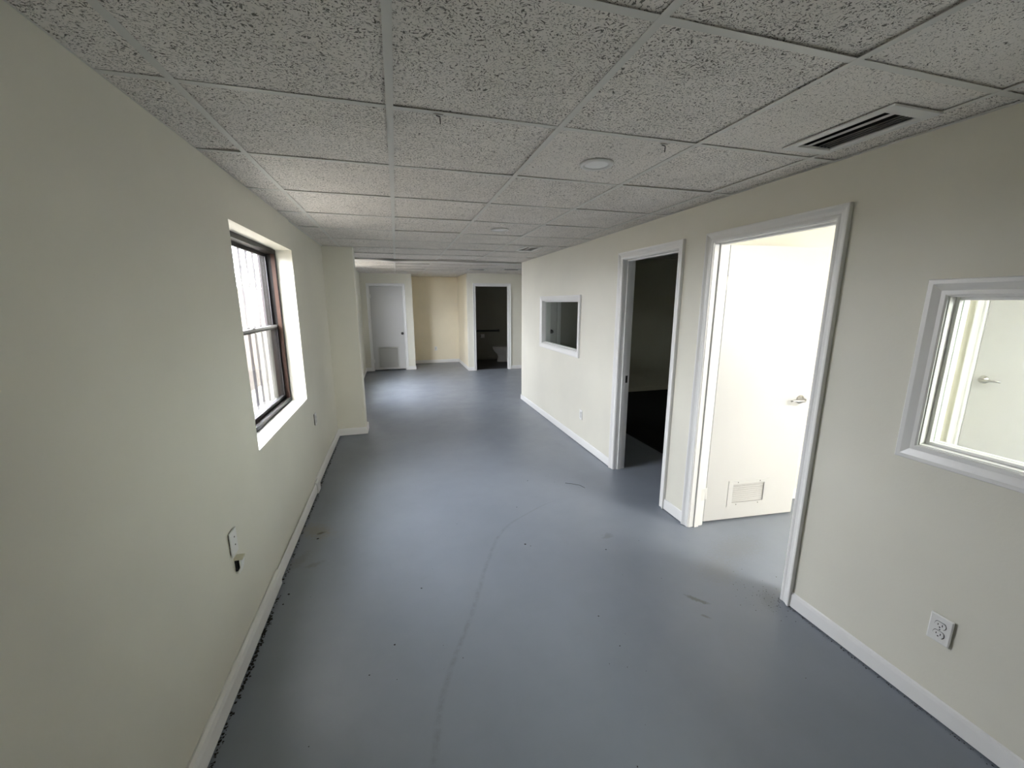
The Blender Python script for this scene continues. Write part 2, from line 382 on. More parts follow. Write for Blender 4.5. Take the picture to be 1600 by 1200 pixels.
def ceil_far():
    c = ceiling('ceiling_far', XL2, 3.75, 7.34, 11.25, H2, .016, .936, seed=11)
    # warped angle along the front edge of the farther ceiling
    b = MB(); n = 60; top = []; 
    for i in range(n+1):
        x = XL2 + (3.75 - XL2) * i / n
        wv = .20*math.exp(-((x-.02)/.22)**2) + .09*math.exp(-((x-1.25)/.3)**2) + .12*math.exp(-((x-2.05)/.16)**2)
        top.append((x, 7.03 + wv))
    vs = [(x, y, H2 - .001 - .004*math.sin(x*5)) for x, y in top] + [(x, 7.36, H2 - .0015) for x, y in top] + [(x, y, H2 + .02) for x, y in top]
    fs = [(i, i+1, n+2+i, n+1+i) for i in range(n)] + [(2*n+2+i, 2*n+3+i, i+1, i) for i in range(n)]
    b.add(vs, fs); b.build('edge_angle', M_tee, c)
ceil_far()
ceiling('ceiling_office', XR2, OX, -2.5, 2.39, 2.44, 2.73, .9, seed=21)
ceiling('ceiling_dark_room', XR2, 5.80, 2.49, 6.44, 2.40, 2.73, 3.0, seed=22)
ceiling('ceiling_restroom', 1.75, 3.75, 9.76, 11.5, 2.40, 2.3, 10.2, seed=23)

# ------------------------------------------------------------------ baseboards
baseboard('baseboard_left', [(XL, -1.7), (XL, 2.405)], [(-.001, .009), (-.001, .098), (.010, .104), (.022, .098), (.028, .080), (.028, .009)], side=-1)
baseboard('baseboard_left_middle', [(XL, 2.42), (XL, 3.60)], [(.004, .010), (.004, .088), (.008, .094), (.014, .088), (.017, .070), (.017, .010)], side=-1)
baseboard('baseboard_left_joint', [(XL, 3.60), (XL, 3.70)], [(-.001, .009), (-.001, .100), (.010, .106), (.024, .098), (.030, .078), (.030, .009)], side=-1)
baseboard('baseboard_left_far', [(XL2, 3.705), (XL2, YP), (XP, YP), (XP, YP+.22), (XL2, YP+.22), (XL2, 10.24), (CD[0]-.064, 10.24)],
          [(-.001, .008), (-.001, .088), (.006, .095), (.014, .090), (.018, .072), (.018, .008)], side=-1)
baseboard('baseboard_right', [(XR, -1.7), (XR, D2[0]-.064)], side=1)
baseboard('baseboard_right_middle', [(XR, D2[1]+.064), (XR, D1[0]-.064)], side=1)
baseboard('baseboard_right_far', [(XR, D1[1]+.064), (XR, YC), (XR2, YC)], side=1)
baseboard('baseboard_closet', [(CD[1]+.064, 10.24), (.39, 10.24), (.39, 11.25), (1.636, 11.25), (1.636, 9.64), (RD[0]-.064, 9.64)], side=-1)
baseboard('baseboard_restroom', [(RD[1]+.064, 9.64), (3.75, 9.64)], side=-1)
baseboard('baseboard_restroom_back', [(1.75, 11.5), (3.75, 11.5)], side=-1, material=M_shaded)
baseboard('baseboard_dark_room', [(2.70, 6.44), (5.80, 6.44), (5.80, 2.49), (XR2, 2.49)], side=-1, material=M_shaded)
baseboard('baseboard_office', [(XR2, 2.39), (OX, 2.39), (OX, OD[1]+.064)], side=-1)

# ------------------------------------------------------------------ doors
def jambs(parent, axis, p0, p1, a0, a1, zt, stop_at, name='door_jamb'):
    b = MB(); th = g
    def bx(u0, u1, q0, q1, z0, z1):
        if axis == 'x': b.box(q0, q1, u0, u1, z0, z1)
        else: b.box(u0, u1, q0, q1, z0, z1)
    q0, q1 = p0 - .001, p1 + .001
    bx(a0-th, a0, q0, q1, 0.002, zt+th); bx(a1, a1+th, q0, q1, 0.002, zt+th); bx(a0, a1, q0, q1, zt, zt+th)
    s0, s1 = stop_at
    bx(a0, a0+.011, s0, s1, 0.002, zt); bx(a1-.011, a1, s0, s1, 0.002, zt); bx(a0+.011, a1-.011, s0, s1, zt-.011, zt)
    return b.build(name, M_trim, parent)
def lever(parent, loc, T, flip=1):
    """lever set on local face: rose axis +Z of T, lever along +X*flip"""
    b = MB(); Tm = Matrix.Translation(Vector(loc)) @ T
    b.lathe([(.0, 0), (.031, 0), (.033, .004), (.030, .010), (.014, .014), (.012, .045), (.0, .045)], Tm, 24, cap=False)
    pts = [Tm @ Vector(p) for p in ((0, 0, .040), (.02*flip, 0, .048), (.05*flip, .002, .050), (.09*flip, .003, .047), (.115*flip, .0, .040))]
    b.tube(pts, [.010, .011, .009, .008, .006], 10)
    return b.build('lever_handle', M_chrome, parent, label='satin nickel lever handle')

# door_1 : bright doorway with its leaf swung into the office
d = empty('door_1', kind='structure')
casing('door_casing', (XR, 0, 0), (0, 1, 0), (-1, 0, 0), *D2, .003, DH, d)
casing('door_casing', (XR2, 0, 0), (0, 1, 0), (1, 0, 0), *D2, .003, DH, d)
jambs(d, 'x', XR, XR2, *D2, DH, (XR + .040, XR + .075))
leaf = empty('door_leaf', (2.152, 2.276, 0), math.radians(-5.2), parent=d)
LW, LT, LZ0, LZ1 = .775, .035, .014, 2.018
GX0, GX1, GZ0, GZ1 = .185, .535, .115, .325
b = MB()
for x0, x1, z0, z1 in ((0, LW, LZ0, GZ0+.02), (0, LW, GZ1-.02, LZ1), (0, GX0+.02, GZ0+.02, GZ1-.02), (GX1-.02, LW, GZ0+.02, GZ1-.02)): b.box(x0, x1, 0, LT, z0, z1)
b.build('door_panel', M_door, leaf)
b = MB()
for s in (-1, 1):
    yo = -.004 if s < 0 else LT
    for x0, x1, z0, z1 in ((GX0, GX1, GZ0, GZ0+.03), (GX0, GX1, GZ1-.03, GZ1), (GX0, GX0+.04, GZ0+.03, GZ1-.03), (GX1-.04, GX1, GZ0+.03, GZ1-.03)):
        b.box(x0, x1, yo, yo + .004, z0, z1)
for k in range(9):
    z = GZ0 + .034 + k*.0165
    b.add([(GX0+.03, -.001, z), (GX1-.03, -.001, z), (GX1-.03, .010, z+.0085), (GX0+.03, .010, z+.0085), (GX0+.03, .000, z-.0015), (GX1-.03, .000, z-.0015), (GX1-.03, .011, z+.008), (GX0+.03, .011, z+.008)],
          [(0, 1, 2, 3), (7, 6, 5, 4), (0, 4, 5, 1), (3, 2, 6, 7), (0, 3, 7, 4), (1, 5, 6, 2)])
b.build('vent_grille', M_door, leaf, label='small white louvred vent grille')
b = MB(); b.box(GX0+.02, GX1-.02, .014, .020, GZ0+.02, GZ1-.02); b.build('grille_screen', M_duct, leaf)
b = MB(); 
for x, z in ((GX0+.08, GZ0+.015), (GX1-.08, GZ0+.015), (GX0+.08, GZ1-.015), (GX1-.08, GZ1-.015)):
    b.lathe([(.0, 0), (.004, 0), (.003, .0015), (0, .002)], Matrix.Translation((x, -.004, z)) @ Matrix.Rotation(PI/2, 4, 'X'), 10, cap=False)
b.build('grille_screw', M_steel, leaf)
TF = Matrix(((1, 0, 0, 0), (0, 0, -1, 0), (0, 1, 0, 0), (0, 0, 0, 1)))   # local Z -> world -Y
lever(leaf, (LW - .065, 0, .935), TF, -1)
TB = Matrix(((-1, 0, 0, 0), (0, 0, 1, 0), (0, 1, 0, 0), (0, 0, 0, 1)))
lever(leaf, (LW - .065, LT, .935), TB, 1)
b = MB(); b.box(LW - .0005, LW + .0015, .005, LT-.005, .90, .98); b.build('latch_plate', M_chrome, leaf)
for z in (.25, 1.77):
    b = MB(); b.box(2.075, 2.122, D2[1]-.0015, D2[1]+.001, z-.045, z+.045)
    b.lathe([(.0065, -.046), (.0065, .046)], Matrix.Translation((2.135, D2[1]+.012, z)), 12)
    b.box(2.120, 2.150, D2[1]+.010, D2[1]+.0125, z-.045, z+.045)
    b.build('hinge', M_white_metal, d, label='white painted hinge')

# door_2 : dark doorway, leaf swung right back out of sight inside
d = empty('door_2', kind='structure')
casing('door_casing', (XR, 0, 0), (0, 1, 0), (-1, 0, 0), *D1, .003, DH, d)
casing('door_casing', (XR2, 0, 0), (0, 1, 0), (1, 0, 0), *D1, .003, DH, d)
jambs(d, 'x', XR, XR2, *D1, DH, (XR + .040, XR + .075))
b = MB(); b.box(XR2-.040, XR2-.012, D1[1]-.0015, D1[1]+.001, .885, .955); b.box(XR2-.032, XR2-.022, D1[1]-.002, D1[1]+.0005, .905, .935, 1)
b.build('strike_plate', [M_steel, M_darkslot], d, label='dark steel strike plate')
lf = empty('door_leaf', (2.150, 2.585, 0), math.radians(8), parent=d)
b = MB(); b.box(0, .76, -.035, 0, .014, 2.015); b.build('door_panel', M_door, lf)
lever(lf, (.695, 0, .935), TB, 1)

# door_3 : white closet door at the far end
d = empty('door_3', kind='structure')
CZ = 2.035
casing('door_casing', (0, 10.24, 0), (1, 0, 0), (0, -1, 0), *CD, .003, CZ, d)
jambs(d, 'y', 10.24, 10.36, *CD, CZ, (10.285, 10.32))
lf = empty('door_leaf', (CD[0]+.003, 10.247, 0), 0, parent=d)
cw = CD[1]-CD[0]-.006; cg = (.107, .601, .065, .60)
b = MB()
for x0, x1, z0, z1 in ((0, cw, .034, cg[2]+.02), (0, cw, cg[3]-.02, CZ-.004), (0, cg[0]+.02, cg[2]+.02, cg[3]-.02), (cg[1]-.02, cw, cg[2]+.02, cg[3]-.02)): b.box(x0, x1, 0, .035, z0, z1)
b.build('door_panel', M_door, lf)
b = MB()
for x0, x1, z0, z1 in ((cg[0], cg[1], cg[2], cg[2]+.03), (cg[0], cg[1], cg[3]-.03, cg[3]), (cg[0], cg[0]+.03, cg[2]+.03, cg[3]-.03), (cg[1]-.03, cg[1], cg[2]+.03, cg[3]-.03)): b.box(x0, x1, -.004, 0, z0, z1)
k = 0
z = cg[2] + .034
while z < cg[3] - .04:
    b.add([(cg[0]+.02, 0, z), (cg[1]-.02, 0, z), (cg[1]-.02, .014, z+.013), (cg[0]+.02, .014, z+.013), (cg[0]+.02, .001, z-.0015), (cg[1]-.02, .001, z-.0015), (cg[1]-.02, .015, z+.0115), (cg[0]+.02, .015, z+.0115)],
          [(0, 1, 2, 3), (7, 6, 5, 4), (0, 4, 5, 1), (3, 2, 6, 7)]); z += .0155
b.build('return_air_grille', M_grille, lf, label='large square grey return air grille')
b = MB(); b.lathe([(0, 0), (.032, 0), (.032, .006), (.014, .010), (.011, .030), (.022, .036), (.027, .048), (.024, .060), (.010, .066), (0, .067)], Matrix.Translation((cw - .048, 0, .91)) @ TF, 20, cap=False)
b.build('door_knob', M_steel, lf, label='round dark metal knob')
b = MB()
for hz in (.25, 1.80): b.lathe([(.007, -.045), (.007, .045)], Matrix.Translation((.001, -.006, hz)), 10); b.box(-.003, .028, -.0015, .0, hz-.045, hz+.045)
b.build('hinge', M_white_metal, lf)

# door_4 : open restroom doorway
d = empty('door_4', kind='structure')
casing('door_casing', (0, 9.64, 0), (1, 0, 0), (0, -1, 0), *RD, .003, 2.035, d)
jambs(d, 'y', 9.64, 9.76, *RD, 2.035, (9.685, 9.72))
lf = empty('door_leaf', (RD[0]+.005, 9.79, 0), math.radians(88), parent=d)
b = MB(); b.box(0, .80, 0, .035, .014, 2.02); b.build('door_panel', M_door, lf)

# door_5 : door in the far wall of the office
d = empty('door_5', kind='structure')
casing('door_casing', (OX, 0, 0), (0, 1, 0), (-1, 0, 0), *OD, .003, DH, d)
jambs(d, 'x', OX, OX+.12, *OD, DH, (OX+.045, OX+.08))
lf = empty('door_leaf', (OX + .004, OD[1]-.004, 0), math.radians(-90), parent=d)
b = MB(); b.box(0, OD[1]-OD[0]-.008, 0, .035, .012, DH-.004); b.build('door_panel', M_door, lf)
lever(lf, (.065, 0, 1.02), TF, 1)

# door_6 : door at the back of the dark room
d = empty('door_6', kind='structure')
casing('door_casing', (0, 6.44, 0), (1, 0, 0), (0, -1, 0), 2.125, 2.62, .003, 2.03, d)
b = MB(); b.box(2.122, 2.625, 6.45, 6.485, .012, 2.035); b.build('door_panel', M_door, d)
b = MB(); b.lathe([(0, 0), (.034, 0), (.034, .006), (.014, .010), (.011, .030), (.022, .036), (.029, .048), (.026, .060), (.010, .066), (0, .067)], Matrix.Translation((2.52, 6.45, 1.16)) @ TF, 20, cap=False)
b.build('door_knob', M_steel, d)

# ------------------------------------------------------------------ interior windows of the right wall
WCASE = [(0, 0), (0, .008), (.006, .012), (.020, .012), (.046, .019), (.060, .019), (.063, .016), (.063, 0)]
def inner_window(name, axis, p0, p1, a0, a1, z0, z1, both=True):
    o = empty(name, kind='structure'); b = MB(); th = g
    def bx(m_, u0, u1, q0, q1, w0, w1):
        if axis == 'x': m_.box(q0, q1, u0, u1, w0, w1)
        else: m_.box(u0, u1, q0, q1, w0, w1)
    q0, q1 = p0-.001, p1+.001
    bx(b, a0-th, a0, q0, q1, z0-th, z1+th); bx(b, a1, a1+th, q0, q1, z0-th, z1+th); bx(b, a0, a1, q0, q1, z1, z1+th); bx(b, a0, a1, q0, q1, z0-th, z0)
    b.build('window_jamb', M_trim, o)
    b = MB(); c = (p0+p1)/2
    for s0, s1 in ((c-.026, c-.003), (c+.003, c+.026)):
        t_ = .012
        bx(b, a0, a0+t_, s0, s1, z0, z1); bx(b, a1-t_, a1, s0, s1, z0, z1); bx(b, a0+t_, a1-t_, s0, s1, z0, z0+t_); bx(b, a0+t_, a1-t_, s0, s1, z1-t_, z1)
    b.build('glazing_stop', M_trim, o, bevel=.002)
    b = MB(); bx(b, a0+.001, a1-.001, c-.0015, c+.0015, z0+.001, z1-.001); b.build('window_pane', M_glass, o)
    for p, nn in ((p0, -1), (p1, 1)):
        O, ud, nd = ((p, 0, 0), (0, 1, 0), (nn, 0, 0)) if axis == 'x' else ((0, p, 0), (1, 0, 0), (0, nn, 0))
        casing('window_casing', O, ud, nd, a0, a1, z0, z1, o, prof=WCASE, closed=True)
    return o
inner_window('window_1', 'x', XR, XR2, *W2)
inner_window('window_2', 'x', XR, XR2, *W1)
inner_window('window_3', 'y', 2.39, 2.49, 3.268, 4.332, 1.138, 1.662)

# ------------------------------------------------------------------ outside windows
def outer_window(name, y0, y1, z0, z1, xi, xo, sgn, frame=M_bronze, ch=M_brown):
    """xi: inner face of frame, xo: outer face; sgn = +1 when the room is on the +X side"""
    o = empty(name, kind='structure'); e = .0015
    def bx(b, d0, d1, a0, a1, c0, c1, mi=0):
        p, q = xi - sgn*d0, xi - sgn*d1; b.box(min(p, q), max(p, q), a0, a1, c0, c1, mi)
    D = abs(xo - xi); fw = .028
    b = MB()
    bx(b, 0, D, y0+e, y0+fw, z0+e, z1-e); bx(b, 0, D, y1-fw, y1-e, z0+e, z1-e); bx(b, 0, D, y0+fw, y1-fw, z0+e, z0+fw+.006); bx(b, 0, D, y0+fw, y1-fw, z1-fw-.006, z1-e)
    b.build('window_frame', frame, o)
    b = MB(); bx(b, .004, .030, y1-fw-.003, y1-fw, z0+fw+.006, z1-fw-.006); bx(b, .004, .030, y0+fw, y0+fw+.003, z0+fw+.006, z1-fw-.006)
    b.build('side_channel', ch, o, label='brown sliding channel')
    zm = z0 + (z1-z0)*.505; iy0, iy1 = y0+fw+.004, y1-fw-.004
    def sash(nm, d0, d1, c0, c1, rail_t, rail_b, rm):
        s = MB(); st = .030
        bx(s, d0, d1, iy0, iy0+st, c0, c1); bx(s, d0, d1, iy1-st, iy1, c0, c1)
        bx(s, d0, d1, iy0+st, iy1-st, c0, c0+rail_b); bx(s, d0, d1, iy0+st, iy1-st, c1-rail_t, c1)
        so = s.build(nm, frame, o)
        s = MB(); bx(s, (d0+d1)/2-.0015, (d0+d1)/2+.0015, iy0+st-.002, iy1-st+.002, c0+rail_b-.002, c1-rail_t+.002); s.build('window_pane', M_glass, so)
        s = MB(); q = d0 - .0015
        bx(s, q, d0, iy1-st-.001, iy1-st+.004, c0+rail_b, c1-rail_t); bx(s, q, d0, iy0+st-.004, iy0+st+.001, c0+rail_b, c1-rail_t); bx(s, q, d0, iy0+st, iy1-st, c0+rail_b-.004, c0+rail_b+.001)
        s.build('glazing_bead', M_alum, so)
        return so
    sash('upper_sash', .062, .082, zm-.012, z1-fw-.008, .022, .030, frame)
    ls = sash('lower_sash', .036, .056, z0+fw+.008, zm+.022, .030, .026, frame)
    s = MB(); bx(s, .030, .036, iy0+.02, iy1-.02, zm+.006, zm+.022); s.build('meeting_rail', M_alum, ls, label='bare aluminium meeting rail')
    s = MB(); bx(s, .024, .036, (iy0+iy1)/2-.03, (iy0+iy1)/2+.03, zm+.022, zm+.030); s.build('sash_lock', M_alum, ls)
    s = MB(); bx(s, .090, .0915, iy0, iy1, z0+fw+.006, zm); s.build('insect_screen', M_screen, o)
    return o
outer_window('window_4', WY0, WY1, WZ0, WZ1, -.890, -.998, 1)
outer_window('window_5', 7.0, 8.5, FZ0, FZ1, -.890, -.998, 1)
outer_window('window_6', -2.4, -1.1, .95, 2.34, OX+.02, OX+.118, -1)
# plastered reveal and white stool of the near window
b = MB(); b.box(-.889, XL-.0005, WY0, WY1, WZ0, WZ0+.003); b.build('window_sill', M_trim, bpy.data.objects['window_4'])
b = MB(); b.box(-.889, XL2-.0005, 7.0, 8.5, FZ0, FZ0+.003); b.build('window_sill', M_trim, bpy.data.objects['window_5'])

# burglar bars outside
def bars(y0, y1, ys, label):
    o = empty('window_bars', (-1.10, (y0+y1)/2, 1.45))
    tag(o, label, 'window bars')
    b = MB(); 
    for z in (-.66, .64):
        b = MB(); b.box(-.012, .012, y0-(y0+y1)/2, y1-(y0+y1)/2, z, z+.025)
        for y in (y0, y1-.02): b.box(.0, .10, y-(y0+y1)/2, y-(y0+y1)/2+.02, z, z+.02)
        b.build('rail', M_bar, o)
    for y in ys:
        b = MB(); b.box(-.008, .008, y-(y0+y1)/2-.008, y-(y0+y1)/2+.008, -.70, .70); b.build('bar', M_bar, o)
    return o
bars(2.20, 4.28, [3.533 + .1525*k for k in range(-8, 5)], 'grey steel security bars seen through the glass of the near window')
b = MB(); b.box(-3.2, -3.0, -6, 18, -.2, 1.90); b.box(-3.23, -2.97, -6, 18, 1.90, 1.96)
tag(b.build('boundary_wall', M_outwall), 'pale sunlit masonry wall outdoors beyond the barred window', 'wall')
b = MB(); b.box(-12, -1.0, -12, 24, -.3, -.15); b.box(6.9, 16, -12, 24, -.3, -.15); b.build('ground', M_ground, kind='structure')
b = MB(); b.box(4.72, 6.9, -12, -2.9, -.3, -.15); b.build('ground_side', M_ground, kind='structure')

# ------------------------------------------------------------------ ceiling lights
def ceiling_light(x, y, z, label):
    o = empty('ceiling_light', (x, y, z)); tag(o, label, 'ceiling light', 'round recessed ceiling lights')
    b = MB(); b.lathe([(.056, -.004), (.060, -.009), (.072, -.008), (.079, -.004), (.080, -.0005), (.056, -.0005)], None, 48, cap=False); b.build('trim_ring', M_white_metal, o)
    b = MB(); b.lathe([(.0, -.0055), (.03, -.0055), (.050, -.005), (.0575, -.003), (.0575, -.001)], None, 48, cap=False); b.build('lens', M_lens, o, label='frosted white lens')
    return o
ceiling_light(.945, 1.868, H, 'round recessed ceiling light in the tile before the nearest doorways')
ceiling_light(.932, 3.675, H, 'round recessed ceiling light farther down the corridor, the smaller looking one')

# lit fixture on the office ceiling
o = empty('ceiling_light_panel', (3.30, .02, 2.44)); tag(o, 'lit rectangular light panel on the office ceiling', 'ceiling light')
b = MB(); ro = [(-.30, -.60), (.30, -.60), (.30, .60), (-.30, .60)]; ri = [(-.27, -.57), (.27, -.57), (.27, .57), (-.27, .57)]
b.loft([[(x, y, -.001) for x, y in ro], [(x, y, -.03) for x, y in ro], [(x, y, -.03) for x, y in ri], [(x, y, -.018) for x, y in ri]], cap=False, smooth=False); b.build('frame', M_white_metal, o)
M_lit = mat('lit_diffuser', (.8, .8, .8), .5); M_lit.node_tree.nodes['Principled BSDF'].inputs['Emission Color'].default_value = (1, .97, .92, 1); M_lit.node_tree.nodes['Principled BSDF'].inputs['Emission Strength'].default_value = 1.5
b = MB(); b.box(-.27, .27, -.57, .57, -.020, -.016); b.build('diffuser', M_lit, o)
ld = bpy.data.lights.new('panel_light', 'AREA'); ld.shape = 'RECTANGLE'; ld.size = .54; ld.size_y = 1.14; ld.energy = 14; ld.color = (1, .97, .92)
lo = bpy.data.objects.new('panel_light', ld); COL.objects.link(lo); lo.location = (3.30, .02, 2.44 - .024)

# ------------------------------------------------------------------ ceiling registers
M_louvre_dark = mat('dark_louvre', (0.06, 0.055, 0.05), .7)  # darker blades for the farther registers
def vent(x, y, z, label, rz=0, bl=None):
    o = empty('ceiling_vent', (x, y, z), rz); tag(o, label, 'ceiling vent', 'ceiling air registers')
    fx, fy, ix, iy = .118, .205, .086, .155
    b = MB(); zz = (-.0025, -.006)
    ro = [(-fx, -fy), (fx, -fy), (fx, fy), (-fx, fy)]; ri = [(-ix, -iy), (ix, -iy), (ix, iy), (-ix, iy)]
    b.loft([[(a, c, -.001) for a, c in ro], [(a*.985, c*.99, -.006) for a, c in ro], [(a*1.04, c*1.02, -.007) for a, c in ri], [(a, c, -.002) for a, c in ri], [(a, c, .003) for a, c in ri]], cap=False, smooth=False)
    b.build('frame', M_white_metal, o)
    b = MB(); b.loft([[(a, c, .0025) for a, c in ri], [(a, c, .11) for a, c in ri]], cap=False, smooth=False); b.add([(a, c, .11) for a, c in ri], [(0, 1, 2, 3)]); b.build('duct_box', M_duct, o, label='dark duct throat')
    for xa, xb, za, zb in ((-.052, -.006, -.0035, .0065), (.006, .024, -.004, .0056), (.026, .044, -.004, .0056), (.046, .064, -.004, .0056), (.066, .083, -.004, .0056)):
        b = MB(); n = 5; A = [(xa + (xb-xa)*k/n, za + (zb-za)*(k/n)**1.5) for k in range(n+1)]
        P1 = [(a, -iy+.002, c) for a, c in A]; P2 = [(a, iy-.002, c) for a, c in A]; P3 = [(a, iy-.002, c+.0014) for a, c in A]; P4 = [(a, -iy+.002, c+.0014) for a, c in A]
        m_ = n+1; b.add(P1+P2+P3+P4, [(k, k+1, m_+k+1, m_+k) for k in range(n)] + [(2*m_+k, 2*m_+k+1, 3*m_+k+1, 3*m_+k) for k in range(n)])
        b.build('louvre', bl or M_white_metal, o)
    return o
vent(V1[0], V1[1], H, 'white louvred ceiling air register nearest the camera, beside the right wall')
vent(1.585, 4.84, H, 'dark ceiling air register far down the corridor by the right wall', 0, M_louvre_dark)
vent(1.66, 8.53, H2, 'dark ceiling air register over the corner between alcove and restroom door', PI/2, M_louvre_dark)
vent(2.37, 8.40, H2, 'dark ceiling air register in front of the restroom door, right one of the farthest two', PI/2, M_louvre_dark)

# ------------------------------------------------------------------ hooks in the ceiling grid
def hook(x, y, label):
    o = empty('ceiling_hook', (x, y, H)); tag(o, label, 'hook', 'small dark hooks on the ceiling grid')
    b = MB(); b.tube([(-.014, 0, .0015), (-.012, -.004, -.006), (0, -.008, -.010), (0, -.008, -.018), (.001, -.006, -.028), (.001, -.004, -.032)], .0018, 8); b.build('wire', M_wood, o)
    b = MB(); b.box(-.022, .012, -.007, .007, -.0045, -.0015); b.build('clip', M_tee, o)
hook(.182, 1.555, 'small dark hook clipped to the ceiling grid near the long centre bar')
hook(1.10, 1.575, 'small dark hook clipped to the ceiling grid right of the round light')

# ------------------------------------------------------------------ outlets
def outlet(x, y, z, rz, label, gap=.003):
    """local +X is out of the wall, Y along it"""
    o = empty('wall_outlet', (x, y, z), rz); tag(o, label, 'outlet', 'wall outlets')
    b = MB(); w_, h_ = .035, .0575
    b.loft([[(gap, -w_, -h_), (gap, w_, -h_), (gap, w_, h_), (gap, -w_, h_)], [(gap+.003, -w_, -h_), (gap+.003, w_, -h_), (gap+.003, w_, h_), (gap+.003, -w_, h_)],
            [(gap+.0055, -w_+.004, -h_+.004), (gap+.0055, w_-.004, -h_+.004), (gap+.0055, w_-.004, h_-.004), (gap+.0055, -w_+.004, h_-.004)]], smooth=False)
    b.build('cover_plate', M_plate, o)
    b = MB(); b.box(-.001, gap, -.028, .028, -.05, .05); b.build('device_box', M_darkslot, o)
    for s in (-1, 1):
        cz = s*.0195; b = MB(); px_ = gap+.0055
        ring = [(.0165*math.cos(a), max(-.0125, min(.0125, .0165*math.sin(a)))) for a in [2*PI*k/28 for k in range(28)]]
        b.loft([[(px_-.001, u*1.10, cz+v*1.12) for u, v in ring], [(px_+.0004, u*1.10, cz+v*1.12) for u, v in ring]], smooth=False, mi=1)
        b.loft([[(px_, u, cz+v) for u, v in ring], [(px_+.003, u, cz+v) for u, v in ring]], smooth=False)
        for u, hh in ((-.0065, .0035), (.0065, .0045)): b.box(px_+.003, px_+.0034, u-.0012, u+.0012, cz+.002-hh, cz+.002+hh, 1)
        b.lathe([(.0026, 0), (.0026, .0004)], Matrix.Translation((px_+.003, 0, cz-.008)) @ Matrix.Rotation(PI/2, 4, 'Y'), 12, mi=1)
        b.build('receptacle', [M_plate, M_darkslot], o)
    b = MB(); b.lathe([(.0, 0), (.003, 0), (.0025, .001), (0, .0012)], Matrix.Translation((gap+.0055, 0, 0)) @ Matrix.Rotation(PI/2, 4, 'Y'), 12, cap=False); b.build('screw', M_alum, o)
    return o
outlet(XR, .846, .378, PI, 'white duplex outlet low on the right wall below the large window', .006)
outlet(XR, 4.12, .365, PI, 'white outlet on the right wall below the small dark window', .002)
outlet(XL2, 3.96, .585, 0, 'white outlet on the left wall between window and pilaster', .007)
outlet(.993, 11.25, .40, -PI/2, 'small outlet on the back wall of the alcove', .002)
# blank plate on the left wall with the little fitting under it
o = empty('blank_wall_plate', (XL, 1.915, .588)); tag(o, 'white wall plate with two screws low on the left wall', 'wall plate')
b = MB(); gp = .006; w_, h_ = .035, .0575
b.loft([[(gp, -w_, -h_), (gp, w_, -h_), (gp, w_, h_), (gp, -w_, h_)], [(gp+.004, -w_, -h_), (gp+.004, w_, -h_), (gp+.004, w_, h_), (gp+.004, -w_, h_)], [(gp+.006, -w_+.004, -h_+.004), (gp+.006, w_-.004, -h_+.004), (gp+.006, w_-.004, h_-.004), (gp+.006, -w_+.004, h_-.004)]], smooth=False)
b.build('cover_plate', M_plate, o)
b = MB(); b.box(-.001, gp, -.026, .026, -.048, .048); b.build('device_box', M_darkslot, o)
for z in (.024, -.014):
    b = MB(); b.lathe([(0, 0), (.0035, 0), (.003, .0015), (0, .002)], Matrix.Translation((gp+.006, .004, z)) @ Matrix.Rotation(PI/2, 4, 'Y'), 12, cap=False); b.build('screw', M_steel, o)
o = empty('cable_clip', (XL, 1.925, .468)); tag(o, 'small curved ivory fitting sticking out of the left wall just below the wall plate', 'wall fitting')
b = MB(); rings = []
for k in range(9):
    f = k/8; xx = .030 - .014*f*f; zz = .030 - .068*f
    rings.append([(xx-.004, -.020, zz), (xx, -.020, zz), (xx, .020, zz), (xx-.004, .020, zz)])
b.loft(rings, smooth=False); b.build('curved_tongue', M_plate, o)
b = MB(); b.box(0, .036, -.019, .019, .030, .042); b.build('cap', M_ivory, o, bevel=.003, label='yellowed ivory cap')
b = MB(); b.box(-.001, .009, -.011, .014, -.028, .030); b.build('base', M_darkslot, o)  # dark block put in for the shadow under the tongue

# ------------------------------------------------------------------ restroom fittings
o = empty('toilet', (3.05, 10.98, 0), PI); tag(o, 'white porcelain toilet standing in the dark restroom', 'toilet')
def ell(cx_, rx, ry, z, n=28, back=None):
    out = []
    for k in range(n):
        a = 2*PI*k/n; x = rx*math.cos(a); y = ry*math.sin(a)
        if back is not None and x < -back: x = -back
        out.append((cx_ + x, y, z))
    return out
b = MB(); b.loft([ell(.14, .24, .115, 0), ell(.14, .235, .11, .05), ell(.16, .19, .095, .14), ell(.18, .20, .11, .22), ell(.22, .24, .16, .30), ell(.23, .265, .180, .37), ell(.23, .27, .185, .395), ell(.23, .215, .14, .395), ell(.23, .19, .12, .34), ell(.22, .10, .07, .26)]); b.build('bowl', M_porc, o)
b = MB(); b.loft([ell(.23, .275, .190, .397), ell(.23, .28, .195, .408), ell(.23, .275, .19, .418), ell(.23, .18, .11, .418), ell(.23, .178, .108, .397), ell(.23, .275, .190, .397)], cap=False); b.build('seat', M_porc, o)
b = MB(); b.loft([ell(.23, .27, .186, .420), ell(.23, .275, .19, .428), ell(.23, .265, .18, .438)]); b.build('lid', M_porc, o)
b = MB(); b.box(-.24, -.05, -.22, .22, .38, .72); b.build('tank', M_porc, o, bevel=.02)
b = MB(); b.box(-.25, -.04, -.23, .23, .72, .755); b.build('tank_lid', M_porc, o, bevel=.01)
b = MB(); b.lathe([(0, 0), (.012, 0), (.012, .02), (0, .02)], Matrix.Translation((-.05, .16, .66)) @ Matrix.Rotation(PI/2, 4, 'Y'), 12, cap=False); b.tube([(-.035, .16, .66), (-.03, .11, .655), (-.03, .08, .65)], .006, 8); b.build('flush_lever', M_chrome, o)
